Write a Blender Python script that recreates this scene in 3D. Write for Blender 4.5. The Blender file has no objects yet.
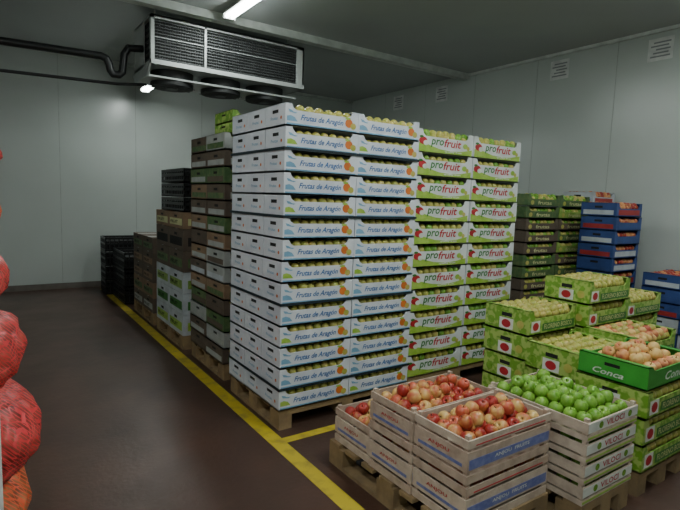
import bpy, math, random
from mathutils import Matrix, Vector, Euler
random.seed(7)
R = random.random
def U(a,b): return a+(b-a)*R()

# ------------------------------------------------------------ materials
def mat(name, col, rough=0.6, col2=None, scale=8.0, bump=0.0, metal=0.0, emis=None, estr=0.0, detail=4, lo=0.4, hi=0.65, bscale=None, spec=None):
    m = bpy.data.materials.new(name); m.use_nodes = True
    nt = m.node_tree; b = nt.nodes['Principled BSDF']
    b.inputs['Base Color'].default_value = (*col,1)
    b.inputs['Roughness'].default_value = rough
    b.inputs['Metallic'].default_value = metal
    if spec is not None: b.inputs['Specular IOR Level'].default_value = spec
    if emis:
        b.inputs['Emission Color'].default_value = (*emis,1); b.inputs['Emission Strength'].default_value = estr
    tc = nt.nodes.new('ShaderNodeTexCoord')
    if col2 is None: col2 = tuple(c*0.8 for c in col)
    n = nt.nodes.new('ShaderNodeTexNoise'); n.inputs['Scale'].default_value = scale; n.inputs['Detail'].default_value = detail
    r = nt.nodes.new('ShaderNodeValToRGB'); r.color_ramp.elements[0].position = lo; r.color_ramp.elements[1].position = hi
    r.color_ramp.elements[0].color = (*col,1); r.color_ramp.elements[1].color = (*col2,1)
    nt.links.new(tc.outputs['Object'], n.inputs['Vector']); nt.links.new(n.outputs['Fac'], r.inputs['Fac'])
    nt.links.new(r.outputs['Color'], b.inputs['Base Color'])
    if bump>0:
        n2 = nt.nodes.new('ShaderNodeTexNoise'); n2.inputs['Scale'].default_value = bscale or scale*4
        nt.links.new(tc.outputs['Object'], n2.inputs['Vector'])
        bp = nt.nodes.new('ShaderNodeBump'); bp.inputs['Strength'].default_value = bump; bp.inputs['Distance'].default_value=0.01
        nt.links.new(n2.outputs['Fac'], bp.inputs['Height']); nt.links.new(bp.outputs['Normal'], b.inputs['Normal'])
    return m

M = {}
M['white'] = mat('white_cardboard',(0.70,0.73,0.78),0.45,(0.60,0.63,0.70),6)
M['white2'] = mat('white_tray',(0.70,0.73,0.73),0.45,(0.60,0.63,0.62),6)
M['dark'] = mat('shade_and_dark_ink',(0.015,0.015,0.015),0.8)  # shade painted into hand holes and crate insides; also dark carton print
M['strap'] = mat('black_strap',(0.012,0.025,0.035),0.5)
M['black'] = mat('black_plastic',(0.016,0.017,0.018),0.35)
M['blue'] = mat('blue_ink',(0.03,0.14,0.40),0.5)
M['ltblue'] = mat('light_blue_ink',(0.20,0.40,0.58),0.5)
M['orange'] = mat('orange_ink',(0.70,0.18,0.03),0.5)
M['lime'] = mat('lime_ink',(0.28,0.48,0.05),0.5,(0.38,0.54,0.1),20)
M['green'] = mat('green_ink',(0.04,0.20,0.03),0.5)
M['red'] = mat('red_ink',(0.50,0.02,0.03),0.5)
M['paleyel'] = mat('pale_yellow_ink',(0.62,0.62,0.3),0.5)
M['fr_y'] = mat('yellow_green_apple',(0.42,0.42,0.08),0.3,(0.55,0.46,0.13),14)
M['fr_y2'] = mat('yellow_apple',(0.52,0.42,0.12),0.3,(0.37,0.40,0.07),14)
M['fr_g'] = mat('green_apple',(0.14,0.34,0.03),0.25,(0.24,0.43,0.06),25)
M['fr_g2'] = mat('green_apple_light',(0.23,0.44,0.06),0.25,(0.13,0.31,0.03),25)
M['ap_r'] = mat('red_apple',(0.36,0.03,0.022),0.28,(0.60,0.28,0.08),13,lo=0.52,hi=0.68)
M['ap_r2'] = mat('blush_apple',(0.52,0.10,0.05),0.28,(0.68,0.43,0.14),11,lo=0.44,hi=0.62)
M['ap_y'] = mat('bicolour_apple',(0.70,0.47,0.16),0.28,(0.50,0.08,0.04),11,lo=0.42,hi=0.57)
M['peach'] = mat('peach',(0.68,0.30,0.11),0.5,(0.50,0.11,0.06),14,lo=0.45,hi=0.6)
M['peach2'] = mat('yellow_peach',(0.74,0.48,0.16),0.5,(0.6,0.2,0.08),14,lo=0.5,hi=0.7)
M['stem'] = mat('stem',(0.06,0.035,0.015),0.8)
M['wood'] = mat('crate_wood',(0.54,0.42,0.33),0.65,(0.42,0.31,0.24),18,0.2)
M['wood2'] = mat('crate_wood_pale',(0.62,0.51,0.41),0.65,(0.50,0.39,0.31),18,0.2)
M['pwood'] = mat('pallet_wood',(0.32,0.22,0.11),0.8,(0.22,0.15,0.08),9,0.3)
M['bluelab'] = mat('blue_band_print',(0.13,0.16,0.40),0.55,(0.20,0.23,0.46),40)
M['ggreen'] = mat('green_tray_card',(0.16,0.35,0.03),0.5,(0.38,0.52,0.12),26,lo=0.45,hi=0.55,detail=1)
M['gside'] = mat('green_tray_side',(0.18,0.32,0.05),0.5,(0.30,0.42,0.1),22)
M['bgreen'] = mat('bright_green_box',(0.04,0.30,0.035),0.4,(0.05,0.35,0.045),10)
M['ptext'] = mat('pale_print',(0.78,0.80,0.74),0.5)
M['brown'] = mat('brown_carton',(0.26,0.17,0.10),0.7,(0.20,0.13,0.08),6)
M['dkbrown'] = mat('dark_brown_carton',(0.12,0.09,0.065),0.7)
M['dkgreen'] = mat('dark_green_carton',(0.06,0.13,0.045),0.6,(0.12,0.17,0.06),20)
M['grey'] = mat('grey_carton',(0.40,0.42,0.40),0.6)
M['redtray'] = mat('red_tray',(0.38,0.03,0.03),0.5)
M['bluetray'] = mat('blue_tray',(0.03,0.07,0.24),0.5)
M['whitetray'] = mat('whitish_tray',(0.52,0.56,0.60),0.5)
M['steel'] = mat('galvanised_steel',(0.50,0.53,0.52),0.4,(0.44,0.47,0.46),5,metal=0.15)
M['coil'] = mat('coil_dark',(0.02,0.022,0.022),0.6)
M['fin'] = mat('coil_fin',(0.10,0.105,0.105),0.5,metal=0.3)
M['post'] = mat('white_post_paint',(0.75,0.75,0.72),0.45)
M['tube'] = mat('tube_glow',(1,1,1),0.5,(1,1,1),emis=(0.92,1.0,0.97),estr=32)
M['yline'] = mat('yellow_floor_paint',(0.55,0.42,0.03),0.5,(0.26,0.20,0.04),9,lo=0.48,hi=0.78)
M['paper'] = mat('sign_paper',(0.70,0.72,0.70),0.6)
M['ptxt'] = mat('sign_text',(0.25,0.27,0.28),0.6)

# ------------------------------------------------------------ mesh builder
class MB:
    def __init__(s): s.v=[]; s.f=[]; s.m=[]; s.s=[]; s.mats=[]
    def mi(s,k):
        if k not in s.mats: s.mats.append(k)
        return s.mats.index(k)
    def add(s,vs,fs,k,smooth=False):
        o=len(s.v); i=s.mi(k); s.v.extend(vs)
        for f in fs: s.f.append([o+a for a in f]); s.m.append(i); s.s.append(smooth)
    def box(s,x0,x1,y0,y1,z0,z1,k):
        s.add([(x0,y0,z0),(x1,y0,z0),(x1,y1,z0),(x0,y1,z0),(x0,y0,z1),(x1,y0,z1),(x1,y1,z1),(x0,y1,z1)],
              [(0,3,2,1),(4,5,6,7),(0,1,5,4),(1,2,6,5),(2,3,7,6),(3,0,4,7)],k)
    def prismY(s,pts,y0,y1,k):   # polygon in XZ (ccw seen from -Y)
        n=len(pts); vs=[(x,y0,z) for x,z in pts]+[(x,y1,z) for x,z in pts]
        fs=[tuple(range(n)),tuple(range(2*n-1,n-1,-1))]+[((i+1)%n,i,n+i,n+(i+1)%n) for i in range(n)]
        s.add(vs,fs,k)
    def prismX(s,pts,x0,x1,k):   # polygon in YZ
        n=len(pts); vs=[(x0,y,z) for y,z in pts]+[(x1,y,z) for y,z in pts]
        fs=[tuple(range(n-1,-1,-1)),tuple(range(n,2*n))]+[(i,(i+1)%n,n+(i+1)%n,n+i) for i in range(n)]
        s.add(vs,fs,k)
    def disc(s,cx,y,cz,rx,rz,k,n=14):
        s.add([(cx+rx*math.cos(2*math.pi*i/n),y,cz+rz*math.sin(2*math.pi*i/n)) for i in range(n)],[tuple(range(n))],k)
    def discX(s,x,cy,cz,ry,rz,k,n=14):
        s.add([(x,cy+ry*math.cos(2*math.pi*i/n),cz+rz*math.sin(2*math.pi*i/n)) for i in range(n)],[tuple(range(n-1,-1,-1))],k)
    def cyl(s,p0,p1,r,k,n=14,caps=True):
        p0=Vector(p0);p1=Vector(p1); q=(p1-p0).to_track_quat('Z','Y'); vs=[]
        for p in (p0,p1):
            for i in range(n):
                a=2*math.pi*i/n; vs.append(tuple(p+q@Vector((r*math.cos(a),r*math.sin(a),0))))
        s.add(vs,[(i,(i+1)%n,n+(i+1)%n,n+i) for i in range(n)],k,True)
        if caps: s.add(vs,[tuple(range(n-1,-1,-1)),tuple(range(n,2*n))],k)
    def tmpl(s,T,mtx,k):
        s.add([tuple(mtx@Vector(v)) for v in T[0]],T[1],k,True)
    def text(s,string,x,y,z,width,k,side='F',height=None,shear=0.0):
        vs,fs,w,h=text_t(string,shear); sc=width/w; sz=sc if height is None else height/h
        if side=='F': P=[(x+a*sc,y,z+b*sz) for a,b in vs]
        else: P=[(x,y-a*sc,z+b*sz) for a,b in vs]
        s.add(P,fs,k)
    def build(s,name,parent=None):
        me=bpy.data.meshes.new(name); me.from_pydata(s.v,[],s.f)
        for k in s.mats: me.materials.append(M[k])
        me.polygons.foreach_set('material_index',s.m); me.polygons.foreach_set('use_smooth',s.s)
        me.update(); ob=bpy.data.objects.new(name,me); bpy.context.collection.objects.link(ob)
        if parent: ob.parent=parent
        return ob
_tc={}
def text_t(string,shear=0.0):
    if (string,shear) in _tc: return _tc[(string,shear)]
    cu=bpy.data.curves.new('t','FONT'); cu.body=string; cu.resolution_u=2; cu.shear=shear; cu.offset=0.018
    ob=bpy.data.objects.new('t',cu); bpy.context.collection.objects.link(ob)
    dg=bpy.context.evaluated_depsgraph_get(); me=ob.evaluated_get(dg).to_mesh()
    vs=[(v.co.x,v.co.y) for v in me.vertices]; fs=[tuple(p.vertices) for p in me.polygons]
    x0=min(v[0] for v in vs);x1=max(v[0] for v in vs);y0=min(v[1] for v in vs);y1=max(v[1] for v in vs)
    vs=[(a-x0,b-y0) for a,b in vs]
    bpy.data.objects.remove(ob)
    _tc[(string,shear)]=(vs,fs,x1-x0,y1-y0); return _tc[(string,shear)]

def lathe(prof,n):
    vs=[];fs=[]
    vs.append((0,0,prof[0][1]))
    for r,z in prof[1:-1]:
        for i in range(n):
            a=2*math.pi*i/n; vs.append((r*math.cos(a),r*math.sin(a),z))
    vs.append((0,0,prof[-1][1])); L=len(prof)-2
    for i in range(n):
        j=(i+1)%n; fs.append((0,1+j,1+i))
        for k in range(L-1): fs.append((1+k*n+i,1+k*n+j,1+(k+1)*n+j,1+(k+1)*n+i))
        fs.append((1+(L-1)*n+i,1+(L-1)*n+j,len(vs)-1))
    return vs,fs
BALL=lathe([(0,-1)]+[(math.sin(math.pi*k/6),-math.cos(math.pi*k/6)) for k in range(1,6)]+[(0,1)],10)
APPLE=lathe([(0,-0.80),(0.22,-0.90),(0.5,-0.86),(0.78,-0.6),(0.95,-0.2),(1.0,0.15),(0.93,0.5),(0.72,0.80),(0.45,0.92),(0.2,0.86),(0.06,0.68),(0,0.62)],16)
def fruit(mb,x,y,z,r,ks,fine=False):
    k=random.choice(ks); rr=r*U(0.92,1.06)
    T=APPLE if fine else BALL
    e=Euler((U(-1.0,1.0),U(-1.0,1.0),U(0,6.28))).to_matrix().to_4x4()
    mt=Matrix.Translation((x,y,z))@e@Matrix.Scale(rr,4)
    mb.tmpl(T,mt,k)
    if fine:
        p=mt@Vector((0,0,0.6)); q=mt@Vector((0.12,0.05,1.12))
        mb.cyl(p,q,r*0.05,'stem',5)
def heap(mb,x0,y0,x1,y1,z,r,ks,fine=False,layers=2,rise=1.25):
    for l in range(layers):
        ins=l*r*1.5
        nx=max(1,int((x1-x0-2*ins)/(2.0*r))); ny=max(1,int((y1-y0-2*ins)/(2.0*r)))
        for i in range(nx):
            for j in range(ny):
                if l>0 and R()<0.28: continue
                fx=x0+ins+(i+0.5)*(x1-x0-2*ins)/nx+U(-.1,.1)*r; fy=y0+ins+(j+0.5)*(y1-y0-2*ins)/ny+U(-.1,.1)*r
                fruit(mb,fx,fy,z+l*r*rise+U(-.12,.12)*r,r,ks,fine)

# ------------------------------------------------------------ containers
def tray(mb,x,y,z,w,d,h,k,ks=None,t=0.008,hole=True,low=0.58,side=None):
    """open cardboard tray, front/back walls dipped, end walls with hand hole"""
    side=side or k
    mb.box(x,x+w,y,y+d,z,z+0.008,k)
    hl=h*low; c=0.045; s=0.04
    P=[(x,z),(x+w,z),(x+w,z+h),(x+w-c,z+h),(x+w-c-s*.35,z+hl+(h-hl)*.35),(x+w-c-s,z+hl),(x+c+s,z+hl),(x+c+s*.35,z+hl+(h-hl)*.35),(x+c,z+h),(x,z+h)]
    mb.prismY(P,y,y+t,ks or k); mb.prismY(P,y+d-t,y+d,k)
    for xa in (x,x+w-t):
        if hole:
            ya,yb=y+d*.5-.045,y+d*.5+.045; za,zb=z+h*.60,z+h*.76
            mb.box(xa,xa+t,y+t,ya,z,z+h,side); mb.box(xa,xa+t,yb,y+d-t,z,z+h,side)
            mb.box(xa,xa+t,ya,yb,z,za,side); mb.box(xa,xa+t,ya,yb,zb,z+h,side)
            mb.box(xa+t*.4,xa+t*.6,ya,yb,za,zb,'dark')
        else: mb.box(xa,xa+t,y+t,y+d-t,z,z+h,side)
    mb.box(x,x+c,y,y+d,z+h-0.004,z+h,side); mb.box(x+w-c,x+w,y,y+d,z+h-0.004,z+h,side)
def pallet(x,y,w,d,h=0.144):
    mb=MB(); n=7; bw=w
    for i in range(3): mb.box(x+ (w-.1)*i/2, x+(w-.1)*i/2+.1, y,y+d, 0.0,0.022,'pwood')
    for i in range(3):
        for j in range(3):
            bx=x+(w-.1)*i/2; by=y+(d-.14)*j/2; mb.box(bx,bx+.1,by,by+.14,0.022,0.1,'pwood')
    for j in range(3):
        by=y+(d-.14)*j/2; mb.box(x,x+w,by,by+.14,0.1,0.122,'pwood')
    n=max(4,int(d/0.14))
    for j in range(n):
        by=y+(d-.1)*j/(n-1); mb.box(x,x+w,by,by+.1,0.122,h,'pwood')
    return mb.build('wooden_pallet')
def wcrate(mb,x,y,z,w,d,h,k='wood',kind=0):
    t=0.008; p=0.022
    for xa in (x+t,x+w-p-t):
        for ya in (y+t,y+d-p-t): mb.box(xa,xa+p,ya,ya+p,z,z+h,k)
    mb.box(x+t,x+w-t,y+t,y+d-t,z+.004,z+.012,k)
    if kind==0:
        S=[(0.0,.035),(.05,.135),(.15,.185)]
    else:
        S=[(0.0,.028),(.038,.09)]
    S=[(a*h/(.2 if kind==0 else .108),b*h/(.2 if kind==0 else .108)) for a,b in S]
    for i,(a,b) in enumerate(S):
        kk=random.choice(['wood','wood2']) if kind==0 else 'wood2'
        mb.box(x,x+w,y,y+t,z+a,z+b,kk); mb.box(x,x+w,y+d-t,y+d,z+a,z+b,kk)
        mb.box(x,x+t,y+t,y+d-t,z+a,z+b,kk); mb.box(x+w-t,x+w,y+t,y+d-t,z+a,z+b,kk)
    e=.0015
    if kind==0:
        a,b=S[1]; m=(b-a)
        mb.box(x+.012,x+w-.012,y-e,y-.0002,z+a+m*.12,z+a+m*.62,'bluelab')
        mb.text('ANJOU  FRUITS',x+w*.3,y-e-.001,z+a+m*.27,w*.42,'ptext',height=m*.24)
        mb.box(x+.05,x+w-.05,y-e,y-.0002,z+S[2][0]+.008,z+S[2][0]+.013,'red')
        mb.box(x-e,x-.0002,y+.03,y+d-.03,z+a+m*.2,z+a+m*.36,'bluelab')
        mb.text('ANJOU',x-e,y+d*.72,z+a+m*.5,d*.4,'red','L',height=m*.24)
    else:
        a,b=S[1]; m=b-a
        mb.box(x+.004,x+w-.004,y-e,y-.0002,z+a+.002,z+b-.002,'ptext')
        mb.disc(x+w*.24,y-e-.0006,z+a+m*.5,.02,.018,'fr_g'); mb.disc(x+w*.82,y-e-.0006,z+a+m*.5,.02,.018,'fr_g')
        mb.text('VILOCI',x+w*.34,y-e-.001,z+a+m*.2,w*.36,'red',height=m*.6)
        mb.box(x+.004,x+w-.004,y-e,y-.0002,z+.008,z+.018,'lime')

# ------------------------------------------------------------ room
RX0,RX1,RY0,RY1,H=-1.9,6.6,-2.6,9.3,3.72
def wallmat(name,c1,c2,axis):
    m=bpy.data.materials.new(name); m.use_nodes=True; nt=m.node_tree; b=nt.nodes['Principled BSDF']
    tc=nt.nodes.new('ShaderNodeTexCoord'); n=nt.nodes.new('ShaderNodeTexNoise'); n.inputs['Scale'].default_value=.9; n.inputs['Detail'].default_value=5
    r=nt.nodes.new('ShaderNodeValToRGB'); r.color_ramp.elements[0].color=(*c1,1); r.color_ramp.elements[1].color=(*c2,1)
    r.color_ramp.elements[0].position=.3; r.color_ramp.elements[1].position=.7
    nt.links.new(tc.outputs['Object'],n.inputs['Vector']); nt.links.new(n.outputs['Fac'],r.inputs['Fac']); nt.links.new(r.outputs['Color'],b.inputs['Base Color'])
    b.inputs['Roughness'].default_value=.26
    return m
M['wall']=wallmat('insulated_panel',(0.54,0.59,0.56),(0.49,0.54,0.51),0)
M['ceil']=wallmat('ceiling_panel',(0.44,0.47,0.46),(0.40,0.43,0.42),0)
M['seam']=mat('panel_seam',(0.37,0.41,0.38),0.5)
M['trim']=mat('trim_paint',(0.62,0.66,0.63),0.4)
M['skirt']=mat('skirting',(0.16,0.14,0.12),0.6)
def floor_mat():
    m=bpy.data.materials.new('red_resin_floor'); m.use_nodes=True; nt=m.node_tree; b=nt.nodes['Principled BSDF']
    tc=nt.nodes.new('ShaderNodeTexCoord'); n=nt.nodes.new('ShaderNodeTexNoise'); n.inputs['Scale'].default_value=1.6; n.inputs['Detail'].default_value=8; n.inputs['Roughness'].default_value=.65
    r=nt.nodes.new('ShaderNodeValToRGB'); e=r.color_ramp.elements
    e[0].color=(0.090,0.045,0.031,1); e[0].position=.3; e[1].color=(0.050,0.030,0.023,1); e[1].position=.7
    nt.links.new(tc.outputs['Object'],n.inputs['Vector']); nt.links.new(n.outputs['Fac'],r.inputs['Fac']); nt.links.new(r.outputs['Color'],b.inputs['Base Color'])
    r2=nt.nodes.new('ShaderNodeMapRange'); r2.inputs['To Min'].default_value=.28; r2.inputs['To Max'].default_value=.52
    nt.links.new(n.outputs['Fac'],r2.inputs['Value']); nt.links.new(r2.outputs['Result'],b.inputs['Roughness'])
    n2=nt.nodes.new('ShaderNodeTexNoise'); n2.inputs['Scale'].default_value=30; nt.links.new(tc.outputs['Object'],n2.inputs['Vector'])
    bp=nt.nodes.new('ShaderNodeBump'); bp.inputs['Strength'].default_value=.12; bp.inputs['Distance'].default_value=.01
    nt.links.new(n2.outputs['Fac'],bp.inputs['Height']); nt.links.new(bp.outputs['Normal'],b.inputs['Normal'])
    return m
M['floor']=floor_mat()
def one(name,*a):
    mb=MB(); mb.box(*a); return mb.build(name)
one('floor',RX0-.1,RX1+.1,RY0-.1,RY1+.1,-.1,0,'floor')
one('ceiling',RX0-.1,RX1+.1,RY0-.1,RY1+.1,H,H+.1,'ceil')
def wall(name,axis,c,s):
    mb=MB()
    if axis=='y':
        mb.box(RX0,RX1,c,c+s*.1,0,H,'wall') if s>0 else mb.box(RX0,RX1,c-.1,c,0,H,'wall')
        x=RX0+.55
        while x<RX1:
            ya,yb=(c-.003,c) if s>0 else (c,c+.003); mb.box(x,x+.008,ya,yb,0.0,H,'seam'); x+=1.15
    else:
        mb.box(c,c+.1,RY0,RY1,0,H,'wall') if s>0 else mb.box(c-.1,c,RY0,RY1,0,H,'wall')
        y=RY0+.4
        while y<RY1:
            xa,xb=(c-.003,c) if s>0 else (c,c+.003); mb.box(xa,xb,y,y+.008,0.0,H,'seam'); y+=1.15
    return mb.build(name)
wall('wall_back','y',RY1,1); wall('wall_front','y',RY0,-1); wall('wall_right','x',RX1,1); wall('wall_left','x',RX0,-1)
one('baseboard_back',RX0,RX1,RY1-.03,RY1-.003,0,.09,'skirt'); one('baseboard_right',RX1-.03,RX1-.003,RY0,RY1-.03,0,.09,'skirt')
one('trim_1',RX0,RX1,5.98,6.10,H-.09,H,'trim')
one('trim_2',RX1-.04,RX1-.003,RY0,5.98,H-.04,H,'trim'); one('trim_3',RX0,RX1,RY1-.04,RY1-.003,H-.04,H,'trim')
mb=MB(); mb.box(1.46,1.56,-1.5,9.0,0,.002,'yline'); mb.box(1.56,4.4,2.80,2.87,0,.002,'yline'); mb.build('floor_marking')
for yy in (3.05,4.35,6.6,7.75):
    mb=MB(); x=RX1-.008
    mb.box(x,RX1-.003,yy-.14,yy+.14,3.36,3.62,'paper')
    for i in range(5): mb.box(x-.001,x,yy-.11+ .02*(i%2),yy+.11-.03*(i%3),3.40+i*.04,3.418+i*.04,'ptxt')
    mb.build('wall_sign')

# ------------------------------------------------------------ evaporator
mb=MB(); x0,x1,y0,y1,z0,z1=1.56,3.54,6.14,6.92,3.05,3.59
mb.box(x0+.04,x1-.04,y0+.05,y1-.02,z0+.03,z1-.02,'coil')
mb.box(x0,x1,y0,y1,z1-.02,z1,'steel'); mb.box(x0,x1,y0-.02,y1+.02,z0,z0+.05,'steel')
for xa,xb in ((x0,x0+.04),(x0+.62,x0+.645),(x1-.1,x1)): mb.box(xa,xb,y0,y0+.06,z0,z1,'steel')
mb.box(x0,x0+.02,y0+.35,y1,z0,z1,'steel'); mb.box(x1-.02,x1,y0,y1,z0,z1,'steel')
mb.box(x0,x1,y0,y0+.05,z1-.04,z1,'steel')
for i in range(14):
    z=z0+.07+i*.034; mb.box(x0+.04,x1-.1,y0+.02,y0+.05,z,z+.008,'fin')
for z in (z0+.3,): mb.box(x0+.04,x1-.1,y0+.01,y0+.03,z,z+.006,'steel')
for i in range(64):
    x=x0+.05+i*.029
    if x<x1-.1: mb.box(x,x+.003,y0+.03,y0+.05,z0+.04,z1-.06,'fin')
for i in range(6):
    z=z0+.08+i*.07; mb.cyl((x0+.03,y0+.1,z),(x0+.03,y0+.32,z),.012,'fin',8)
mb.prismX([(y0-.02,z0),(y0+.1,z0-.12),(y1-.1,z0-.12),(y1+.02,z0)][::-1],x0-.02,x0,'steel')
mb.box(x0,x1-.05,y0+.1,y1-.1,z0-.12,z0-.10,'steel')
for i in range(3):
    cx=x0+.34+i*.62
    mb.cyl((cx,y0+.36,z0-.17),(cx,y0+.36,z0-.0),.25,'coil',28)
    for k in range(3): 
        mb.box(cx-.25,cx+.25,y0+.25+.1*k,y0+.255+.1*k,z0-.176,z0-.17,'fin')
    mb.cyl((cx,y0+.36,z0-.185),(cx,y0+.36,z0-.17),.07,'fin',16)
for xa in (x0+.1,x1-.15):
    for ya in (y0+.2,y1-.1): mb.cyl((xa,ya,z1),(xa,ya,H),.012,'steel',8)
mb.build('evaporator_cooling_unit')
def pipe(name,pts,r,k='black'):
    mb=MB()
    for a,b in zip(pts,pts[1:]): mb.cyl(a,b,r,k,12)
    for p in pts[1:-1]: mb.tmpl(BALL,Matrix.Translation(p)@Matrix.Scale(r*1.02,4),k)
    return mb.build(name)
pipe('insulated_pipe',[(RX0,6.5,3.05),(1.10,6.5,3.12),(1.16,6.5,3.10),(1.19,6.5,3.04),(1.20,6.5,2.98),(1.23,6.5,2.94),(1.29,6.5,2.94),(1.33,6.5,2.98),(1.35,6.5,3.18),(1.40,6.5,3.26),(1.56,6.5,3.28)],.042)
pipe('drain_pipe',[(RX0,6.62,2.76),(1.3,6.62,2.86),(1.62,6.62,2.9)],.018)

# ------------------------------------------------------------ lamps, plus added unseen fill lamps
def lamp(x,ya,yb,z,power,rods=False):
    mb=MB()
    mb.prismY([(x-.075,z),(x+.075,z),(x+.04,z+.06),(x-.04,z+.06)],ya,yb,'post')
    for dx in (-.035,.035): mb.cyl((x+dx,ya+.03,z-.02),(x+dx,yb-.03,z-.02),.015,'tube',10)
    for yy in (ya,yb-.03): mb.box(x-.07,x+.07,yy,yy+.03,z-.04,z,'post')
    if H-z-.06>.005:
        for yy in (ya+.2,yb-.2): mb.cyl((x,yy,z+.06),(x,yy,H),.006,'steel',6)
    o=mb.build('tube_or_fill_lamp')  # shared by visible fixtures and added unseen fill fixtures
    L=bpy.data.lights.new('lamp_light','AREA'); L.shape='RECTANGLE'; L.size=.12; L.size_y=yb-ya-.1; L.energy=power; L.color=(0.93,1.0,0.965)
    lo=bpy.data.objects.new('lamp_light',L); bpy.context.collection.objects.link(lo); lo.location=(x,(ya+yb)/2,z-.045); lo.parent=o
lamp(2.36,4.45,5.85,H-.06,28)
lamp(2.10,7.35,8.65,3.22,11)
lamp(2.36,0.6,2.0,H-.06,42)  # unseen fixture added overhead to light the white tray fronts
lamp(5.4,0.2,1.6,H-.06,29)  # unseen fixture added out of view as fill on the right side
lamp(-0.3,-1.2,0.2,H-.06,50)  # added behind the camera, unseen, to brighten the left-facing stack sides
lamp(-0.6,2.4,3.8,H-.06,16)  # unseen fill added for left side faces, floor and bags

# ------------------------------------------------------------ stack A : white trays
def fruitrow(mb,x,y,z,w,d,h,r,ks,rows=2):
    n=int((w-.05)/(2*r))
    for j in range(rows):
        for i in range(n): fruit(mb,x+.025+(i+.5)*(w-.05)/n+U(-.004,.004),y+.016+r+j*2*r,z+h-r-.016+U(-.006,.003),r,ks)
ax,ay,az=1.585,2.97,.146; h=.1475; dd=.285; ww=.58
pallet(ax+.01,ay+.01,1.15,.85)
mb=MB(); YG=['fr_y','fr_y2']
for k in range(14):
    for j in range(3):
        for i in range(2):
            x=ax+i*(ww+.005)+U(-.003,.003)+(.004*k/14); y=ay+j*(dd+.004)+U(-.003,.003); z=az+k*h
            tray(mb,x,y,z,ww,dd,h-.003,'white',low=.70)
            e=.001
            if i==0:
                mb.text('Frutas',x-e,y+dd*.72,z+h*.30,.10,'ltblue','L',height=h*.14)
                mb.discX(x-e,y+dd*.2,z+h*.36,.012,.012,'orange',8)
            if j==0:
                fruitrow(mb,x,y,z,ww,dd,h,.033,YG)
                ye=y-e
                mb.text('Frutas de Aragón',x+.112,ye-.0006,z+.03,.34,'blue',height=.048,shear=.35)
                mb.disc(x+.50,ye,z+.062,.032,.030,'orange'); mb.disc(x+.537,ye-.0005,z+.045,.024,.022,'fr_y2'); mb.disc(x+.49,ye-.0007,z+.094,.024,.008,'lime')
                mb.prismY([(x+.01,z+.008),(x+.57,z+.008),(x+.57,z+.015),(x+.01,z+.018)],ye,y-.0002,'ltblue')
                mb.prismY([(x+.012,z+.03),(x+.09,z+.03),(x+.07,z+.055),(x+.04,z+.066),(x+.012,z+.06)],ye,y-.0002,'ltblue' if k%3 else 'lime')
                mb.prismY([(x+.02,z+.105),(x+.045,z+.1),(x+.06,z+.09),(x+.09,z+.086),(x+.075,z+.08),(x+.03,z+.087)],ye,y-.0002,'ltblue')
zt=az+13*h
for i in range(2):
    for j in range(3): heap(mb,ax+i*(ww+.005)+.02,ay+j*(dd+.004)+.015,ax+i*(ww+.005)+ww-.02,ay+j*(dd+.004)+dd-.015,zt+h-.035,.034,YG,layers=1)
for k in (12,9,5,1):
    z=az+k*h-.008; x0,x1,y0,y1=ax-.007,ax+1.173,ay-.008,ay+.872
    mb.box(x0,x1,y0,y0+.003,z,z+.018,'strap'); mb.box(x0,x1,y1,y1+.003,z,z+.018,'strap'); mb.box(x0,x0+.003,y0,y1,z,z+.018,'strap'); mb.box(x1,x1+.003,y0,y1,z,z+.018,'strap')
mb.build('fruit_tray_stack')

# ------------------------------------------------------------ stack B
bx,by,bh=2.80,3.03,.185
pallet(bx+.01,by+.01,1.2,1.0)
mb=MB(); YG2=['fr_y','fr_g2','fr_y']
for k in range(11):
    for j in range(3):
        for i in range(2):
            x=bx+i*.65+U(-.004,.004); y=by+j*.337+U(-.003,.003); z=az+k*bh
            tray(mb,x,y,z,.635,.333,bh-.003,'white2',low=.70)
            if j==0:
                fruitrow(mb,x,y,z,.62,.333,bh,.034,YG2); e=y-.001
                pts=[(x+.005,z+.006),(x+.625,z+.006),(x+.625,z+.056),(x+.5,z+.034),(x+.38,z+.026),(x+.24,z+.036),(x+.12,z+.062),(x+.04,z+.076),(x+.005,z+.07)]
                mb.prismY(pts,e,y-.0002,'lime')
                mb.disc(x+.055,e-.001,z+.09,.045,.030,'red'); mb.disc(x+.085,e-.0014,z+.075,.028,.02,'ptext'); mb.disc(x+.035,e-.0016,z+.12,.022,.01,'green')
                mb.text('pro',x+.14,e-.001,z+.045,.145,'green',height=.066,shear=.2); mb.text('fruit',x+.29,e-.001,z+.057,.20,'red',height=.066,shear=.2)
                mb.text('quality fruit',x+.3,e-.001,z+.012,.2,'ptext',height=.016)
                mb.disc(x+.54,e-.001,z+.08,.03,.022,'lime'); mb.disc(x+.575,e-.0013,z+.065,.02,.018,'fr_y')
for i in range(2):
    for j in range(3): heap(mb,bx+i*.65+.02,by+j*.337+.02,bx+i*.65+.61,by+j*.337+.31,az+11*bh-.03,.035,YG2,layers=1)
mb.build('fruit_tray_stack')

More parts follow.
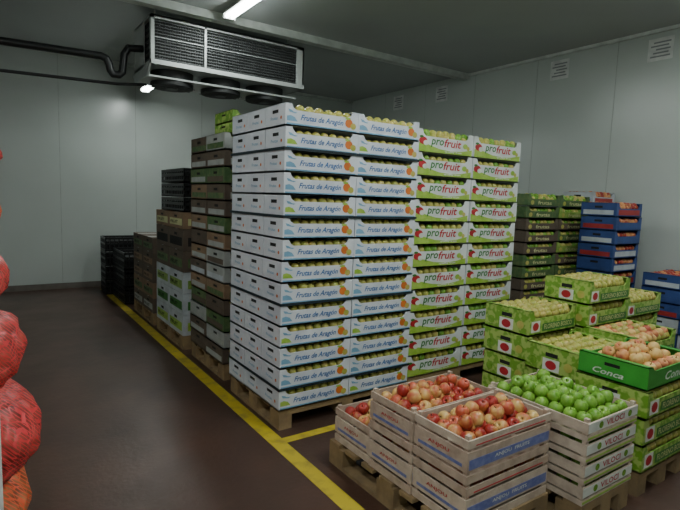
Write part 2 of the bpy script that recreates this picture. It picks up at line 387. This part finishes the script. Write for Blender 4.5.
# ------------------------------------------------------------ generic tray stacks in background
def gstack(name,x,y,nx,ny,n,h,ks,w=.6,d=.4,z=.146,fr=None,pal=True,top=True,low=.6,deco=None,band=None):
    if pal: pallet(x+.01,y+.01,nx*(w+.005)-.02,ny*(d+.005)-.02)
    mb=MB()
    for k in range(n):
        for j in range(ny):
            for i in range(nx):
                c=random.choice(ks)
                xx=x+i*(w+.005)+U(-.006,.006); yy=y+j*(d+.005)+U(-.006,.006); zz=z+k*h
                tray(mb,xx,yy,zz,w,d,h-.003,c,low=low)
                if band and i==0: mb.box(xx-.002,xx-.0003,yy+.03,yy+d-.03,zz+h*.12,zz+h*.45,random.choice(band))
                if band and j==0: mb.box(xx+.05,xx+w-.05,yy-.002,yy-.0003,zz+h*.12,zz+h*.5,random.choice(band))
                if j==0 and fr: fruitrow(mb,xx,yy,zz,w,d,h,.034,fr,1)
                if deco: deco(mb,xx,yy,zz,w,d,h,i,j)
                if top and k==n-1 and fr: heap(mb,xx+.02,yy+.02,xx+w-.02,yy+d-.02,zz+h-.03,.036,fr,layers=1)
    return mb.build(name)
gstack('mixed_fruit_tray_stack',1.62,4.06,2,2,14,.141,['dkbrown','brown','dkbrown','grey','dkgreen'],fr=YG,w=.6,d=.43,band=['grey','dkbrown','dkgreen','whitetray','grey'],top=False)
gstack('green_fruit_tray_stack',1.70,4.12,2,1,2,.10,['ggreen','lime'],z=.147+14*.141,w=.5,d=.4,pal=False)

def cartons(name,x,y,w,d,layers):
    mb=MB()
    z=.146
    for (nh,c,band,ny) in layers:
        for j in range(ny):
            dy=d/ny
            a,b=y+j*dy+.004,y+(j+1)*dy-.004
            mb.box(x,x+w,a,b,z,z+nh-.004,c)
            mb.box(x-.0015,x-.0003,a+.04,b-.04,z+nh*.2,z+nh*.6,band)
            mb.box(x-.0025,x-.0016,(a+b)/2-.045,(a+b)/2+.045,z+nh*.68,z+nh*.80,'dark')
            mb.box(x,x+w,(a+b)/2-.025,(a+b)/2+.025,z+nh-.004,z+nh-.003,'paper')
            mb.box(x+.05,x+w-.05,a-.0015,a-.0003,z+nh*.2,z+nh*.6,band)
            mb.text('FRUIT',x-.003,b-.07,z+nh*.3,min(.25,dy*.5),'dark','L',height=nh*.18)
        z+=nh
    o=mb.build(name); return z
pallet(1.6,5.10,1.0,1.0)
cartons('carton_stack',1.6,5.10,1.0,1.0,[(.22,'whitetray','lime',2),(.22,'whitetray','green',2),(.22,'whitetray','gside',2),(.22,'dkbrown','dkgreen',2),(.22,'dkbrown','dark',2),(.17,'brown','paleyel',2)])
pallet(1.6,6.25,1.0,1.0)
cartons('carton_stack',1.6,6.25,1.0,1.0,[(.18,'dkbrown','grey',2),(.19,'brown','dkgreen',2),(.18,'dkbrown','brown',2),(.19,'dkbrown','brown',2),(.18,'dkbrown','dkgreen',2)])
def pcrate(mb,x,y,z,w,d,h):
    t=.015
    mb.box(x,x+w,y,y+d,z,z+.012,'black')
    for a in (z,z+h*.45,z+h-.035):
        hh=.03
        mb.box(x,x+w,y,y+t,a,a+hh,'black'); mb.box(x,x+w,y+d-t,y+d,a,a+hh,'black'); mb.box(x,x+t,y+t,y+d-t,a,a+hh,'black'); mb.box(x+w-t,x+w,y+t,y+d-t,a,a+hh,'black')
    n=9
    for i in range(n+1):
        a=x+(w-t)*i/n; mb.box(a,a+t,y+.002,y+t-.002,z,z+h-.01,'black'); mb.box(a,a+t,y+d-t+.002,y+d-.002,z,z+h-.01,'black')
    for i in range(7):
        a=y+(d-t)*i/6; mb.box(x+.002,x+t-.002,a,a+t,z,z+h-.01,'black'); mb.box(x+w-t+.002,x+w-.002,a,a+t,z,z+h-.01,'black')
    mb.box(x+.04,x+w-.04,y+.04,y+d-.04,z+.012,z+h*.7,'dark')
def pstack(x,y,nx,ny,n,h,z=0):
    mb=MB()
    for k in range(n):
        for i in range(nx):
            for j in range(ny): pcrate(mb,x+i*.605,y+j*.405,z+k*h,.6,.4,h-.003)
    return mb.build('black_plastic_crate_stack')
pstack(1.62,5.15,1,2,3,.15,.146+1.27)
pstack(1.55,7.6,1,2,3,.25); pstack(1.45,8.45,1,1,4,.225)

# right background stacks
def deco_dark(mb,x,y,z,w,d,h,i,j):
    if j==0: mb.text('frutas',x+.18,y-.002,z+h*.15,.25,'paleyel',height=h*.3); mb.disc(x+.08,y-.002,z+h*.3,.03,.025,'fr_y2')
gstack('dark_green_tray_stack',4.76,3.4,2,2,12,.132,['dkgreen','dkbrown','dkbrown','dkgreen','gside'],fr=['fr_g','fr_y'],deco=deco_dark,w=.60)
gstack('red_blue_tray_stack',5.55,2.85,1,1,10,.152,['redtray','bluetray','whitetray','bluetray'],fr=['peach','ap_r'],w=.55,d=.4,band=['whitetray','redtray','bluetray'])
gstack('red_blue_tray_stack',6.03,3.4,1,1,11,.15,['redtray','bluetray','whitetray'],fr=['peach','ap_r'],w=.5,d=.4,band=['redtray','whitetray','bluetray'])
gstack('blue_tray_stack',5.95,1.9,1,2,5,.155,['bluetray','whitetray','bluetray'],fr=['peach','ap_r'],w=.58,d=.4,band=['whitetray','redtray','bluetray'])

# ------------------------------------------------------------ green tray stacks
def deco_bosco(mb,x,y,z,w,d,h,i,j):
    e=y-.0012
    mb.prismY([(x+.16,z+.02),(x+w-.02,z+.02),(x+w-.02,z+.075),(x+.16,z+.075)],e,y-.0002,'green')
    mb.text('FLORENO BOSCO',x+.18,e-.001,z+.032,w-.23,'paleyel',height=.036)
    mb.box(x+.03,x+.13,e,y-.0002,z+.02,z+.10,'ptext'); mb.disc(x+.08,e-.0008,z+.06,.035,.03,'red')
    s=x-.0012
    mb.box(s,x-.0002,y+d*.5-.06,y+d*.5+.06,z+.015,z+.095,'ptext'); mb.discX(s-.0008,y+d*.5,z+.055,.04,.03,'red')
    mb.discX(s-.001,y+d*.18,z+.07,.03,.03,'fr_y'); mb.discX(s-.001,y+d*.85,z+.06,.03,.03,'fr_g2')
def bosco(x,y,n,fr,h=.18,nx=1,ny=1,w=.6,d=.38,z=.146,pal=True,top=True):
    return gstack('green_apple_tray_stack',x,y,nx,ny,n,h,['ggreen'],w=w,d=d,z=z,fr=fr,deco=deco_bosco,pal=pal,low=.66,top=top)
bosco(3.10,2.12,4,YG,w=.58)
bosco(3.73,2.06,5,YG)
bosco(4.38,2.10,4,YG)
bosco(3.02,1.70,3,YG,w=.58)
bosco(3.66,1.66,3,['peach','peach2','fr_y2'],h=.19,w=.6)
bosco(2.92,1.24,3,YG,h=.155,w=.6,d=.42,top=False)
mb=MB(); x,y,z=2.93,1.25,.146+3*.155+.002
tray(mb,x,y,z,.6,.4,.13,'bgreen',low=.8)
mb.text('Conca',x+.2,y-.002,z+.03,.25,'ptext',height=.05,shear=.3); mb.text('Conca',x-.002,y+.31,z+.025,.18,'ptext','L',height=.035,shear=.3)
heap(mb,x+.02,y+.02,x+.58,y+.38,z+.085,.036,['peach','peach2','ap_y','peach2'],fine=True,layers=2)
mb.build('green_peach_box')

# ------------------------------------------------------------ wooden apple crates
pallet(1.67,1.40,.64,1.06)
mb=MB(); AP=['ap_r','ap_r2','ap_y','ap_r2','ap_r']
X0=1.685; W=.61; D=.34; Hc=.222
for j in range(3):
    n=2 if j<2 else 1
    for k in range(n):
        y=1.41+j*(D+.006); xx=X0+U(-.008,.008)
        wcrate(mb,xx,y,.146+k*Hc,W,D,Hc-.004,'wood',0)
        if k==n-1: heap(mb,xx+.025,y+.025,xx+W-.025,y+D-.025,.146+n*Hc-.05,.036,AP,fine=True,layers=2)
        else: heap(mb,xx+.03,y+.03,xx+W-.03,y+D-.03,.146+(k+1)*Hc-.05,.037,AP,layers=1)
mb.build('wooden_apple_crate_stack')
pallet(2.345,1.24,.46,.62)
mb=MB()
for k in range(4):
    wcrate(mb,2.34,1.24,.146+k*.11,.48,.6,.108,'wood2',1)
    if k<3: heap(mb,2.36,1.26,2.80,1.42,.146+k*.11+.07,.035,['fr_g','fr_g2'],layers=1)
heap(mb,2.365,1.26,2.795,1.82,.146+.44-.035,.036,['fr_g','fr_g2','fr_g2'],fine=True,layers=2)
mb.build('green_apple_crate_stack')

# ------------------------------------------------------------ net bags
def netmat(name,c1,c2):
    m=bpy.data.materials.new(name); m.use_nodes=True; nt=m.node_tree; b=nt.nodes['Principled BSDF']; L=nt.links.new
    tc=nt.nodes.new('ShaderNodeTexCoord')
    v=nt.nodes.new('ShaderNodeTexVoronoi'); v.inputs['Scale'].default_value=13; L(tc.outputs['Object'],v.inputs['Vector'])
    ws=[]
    for rot in ((0.6,0.3,0.8),(-0.7,0.4,-0.7)):
        mp=nt.nodes.new('ShaderNodeMapping'); mp.inputs['Rotation'].default_value=rot; L(tc.outputs['Object'],mp.inputs['Vector'])
        w=nt.nodes.new('ShaderNodeTexWave'); w.inputs['Scale'].default_value=28; w.inputs['Distortion'].default_value=1.5; L(mp.outputs['Vector'],w.inputs['Vector']); ws.append(w)
    mx=nt.nodes.new('ShaderNodeMath'); mx.operation='MAXIMUM'; L(ws[0].outputs['Fac'],mx.inputs[0]); L(ws[1].outputs['Fac'],mx.inputs[1])
    gt=nt.nodes.new('ShaderNodeMath'); gt.operation='GREATER_THAN'; gt.inputs[1].default_value=.8; L(mx.outputs[0],gt.inputs[0])
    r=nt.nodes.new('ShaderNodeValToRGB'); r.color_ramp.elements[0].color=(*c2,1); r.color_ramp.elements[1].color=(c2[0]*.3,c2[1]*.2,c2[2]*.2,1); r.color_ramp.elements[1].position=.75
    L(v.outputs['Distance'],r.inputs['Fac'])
    mi=nt.nodes.new('ShaderNodeMixRGB'); mi.inputs[2].default_value=(*c1,1); L(gt.outputs[0],mi.inputs[0]); L(r.outputs['Color'],mi.inputs[1]); L(mi.outputs[0],b.inputs['Base Color'])
    bp=nt.nodes.new('ShaderNodeBump'); bp.inputs['Strength'].default_value=.6; bp.inputs['Distance'].default_value=.03; bp.invert=True
    L(v.outputs['Distance'],bp.inputs['Height']); L(bp.outputs['Normal'],b.inputs['Normal']); b.inputs['Roughness'].default_value=.45
    return m
M['net_r']=netmat('red_net',(0.92,0.07,0.08),(0.85,0.16,0.11)); M['net_o']=netmat('orange_net',(0.95,0.15,0.06),(0.88,0.34,0.14))
from mathutils import noise
def bag(mb,cx,cy,cz,rx,ry,rz,k):
    n=40;m=26; vs=[];fs=[]
    for a in range(m+1):
        th=math.pi*a/m
        for b in range(n):
            ph=2*math.pi*b/n
            c=-math.cos(th); s=abs(math.sin(th))**.75
            p=Vector((s*math.cos(ph),c,s*math.sin(ph)))
            q=Vector((cx+p.x*rx,cy+p.y*ry,cz+p.z*rz))
            f=1+.07*math.sin(q.x*46+q.z*20)*math.sin(q.y*44)*math.cos(q.z*42)+.05*noise.noise(q*9)
            q=Vector((cx+p.x*rx*f,cy+p.y*ry*f,max(cz+p.z*rz*f,cz-rz*.93)))
            vs.append(tuple(q))
    for a in range(m):
        for b in range(n): fs.append((a*n+b,a*n+(b+1)%n,(a+1)*n+(b+1)%n,(a+1)*n+b))
    mb.add(vs,fs,k,True)
    vs=[];fs=[]
    for a,(yy,rr) in enumerate(((-.97,.10),(-1.06,.03),(-1.1,.03),(-1.22,.09))):
        for b in range(14):
            ph=2*math.pi*b/14; r2=rr*(1+.25*(b%2)*(a==3)); vs.append((cx+r2*.6*math.cos(ph),cy+yy*ry,cz+r2*.6*math.sin(ph)))
    for a in range(3):
        for b in range(14): fs.append((a*14+b,a*14+(b+1)%14,(a+1)*14+(b+1)%14,(a+1)*14+b))
    mb.add(vs,fs,k,True)
mb=MB(); zb=.146+.002
B=[(-.15,2.45,.17,.25,.42,.18,'net_o'),(-.62,2.45,.17,.25,.42,.18,'net_o'),(-.115,2.42,.49,.26,.40,.19,'net_r'),(-.62,2.42,.48,.25,.40,.18,'net_r'),
   (-.16,2.45,.81,.26,.38,.18,'net_r'),(-.6,2.45,.76,.22,.38,.17,'net_r'),(-.195,2.45,1.10,.25,.38,.16,'net_r'),(-.195,2.45,1.36,.23,.36,.14,'net_o'),(-.20,2.45,1.59,.24,.34,.13,'net_r'),(-.18,2.45,1.80,.22,.34,.12,'net_o')]
for b in B: bag(mb,b[0],b[1],b[2]+zb,*b[3:])
mb.build('onion_net_bag_pile'); pallet(-.95,1.98,1.0,.95)
mb=MB(); mb.box(-.10,.006,1.60,1.66,0.012,2.05,'post'); mb.box(-.14,.03,1.56,1.70,0,.012,'post'); mb.box(-.10,-.0,1.66,1.70,0.012,2.05,'post'); mb.build('steel_post')

# ------------------------------------------------------------ world + camera
w=bpy.data.worlds.new('world'); bpy.context.scene.world=w; w.use_nodes=True
w.node_tree.nodes['Background'].inputs[0].default_value=(.5,.55,.5,1); w.node_tree.nodes['Background'].inputs[1].default_value=.1
cam=bpy.data.cameras.new('camera'); cam.sensor_width=36; cam.lens=27.0; cam.clip_start=.05
co=bpy.data.objects.new('camera',cam); bpy.context.collection.objects.link(co)
rot=Matrix(((0.8247,0.0332,-0.5646),(-0.5646,0.1091,-0.8181),(0.0344,0.9935,0.1087))).to_quaternion().to_matrix().to_4x4()
co.matrix_world=Matrix.Translation((0,0,1.6))@rot
bpy.context.scene.camera=co
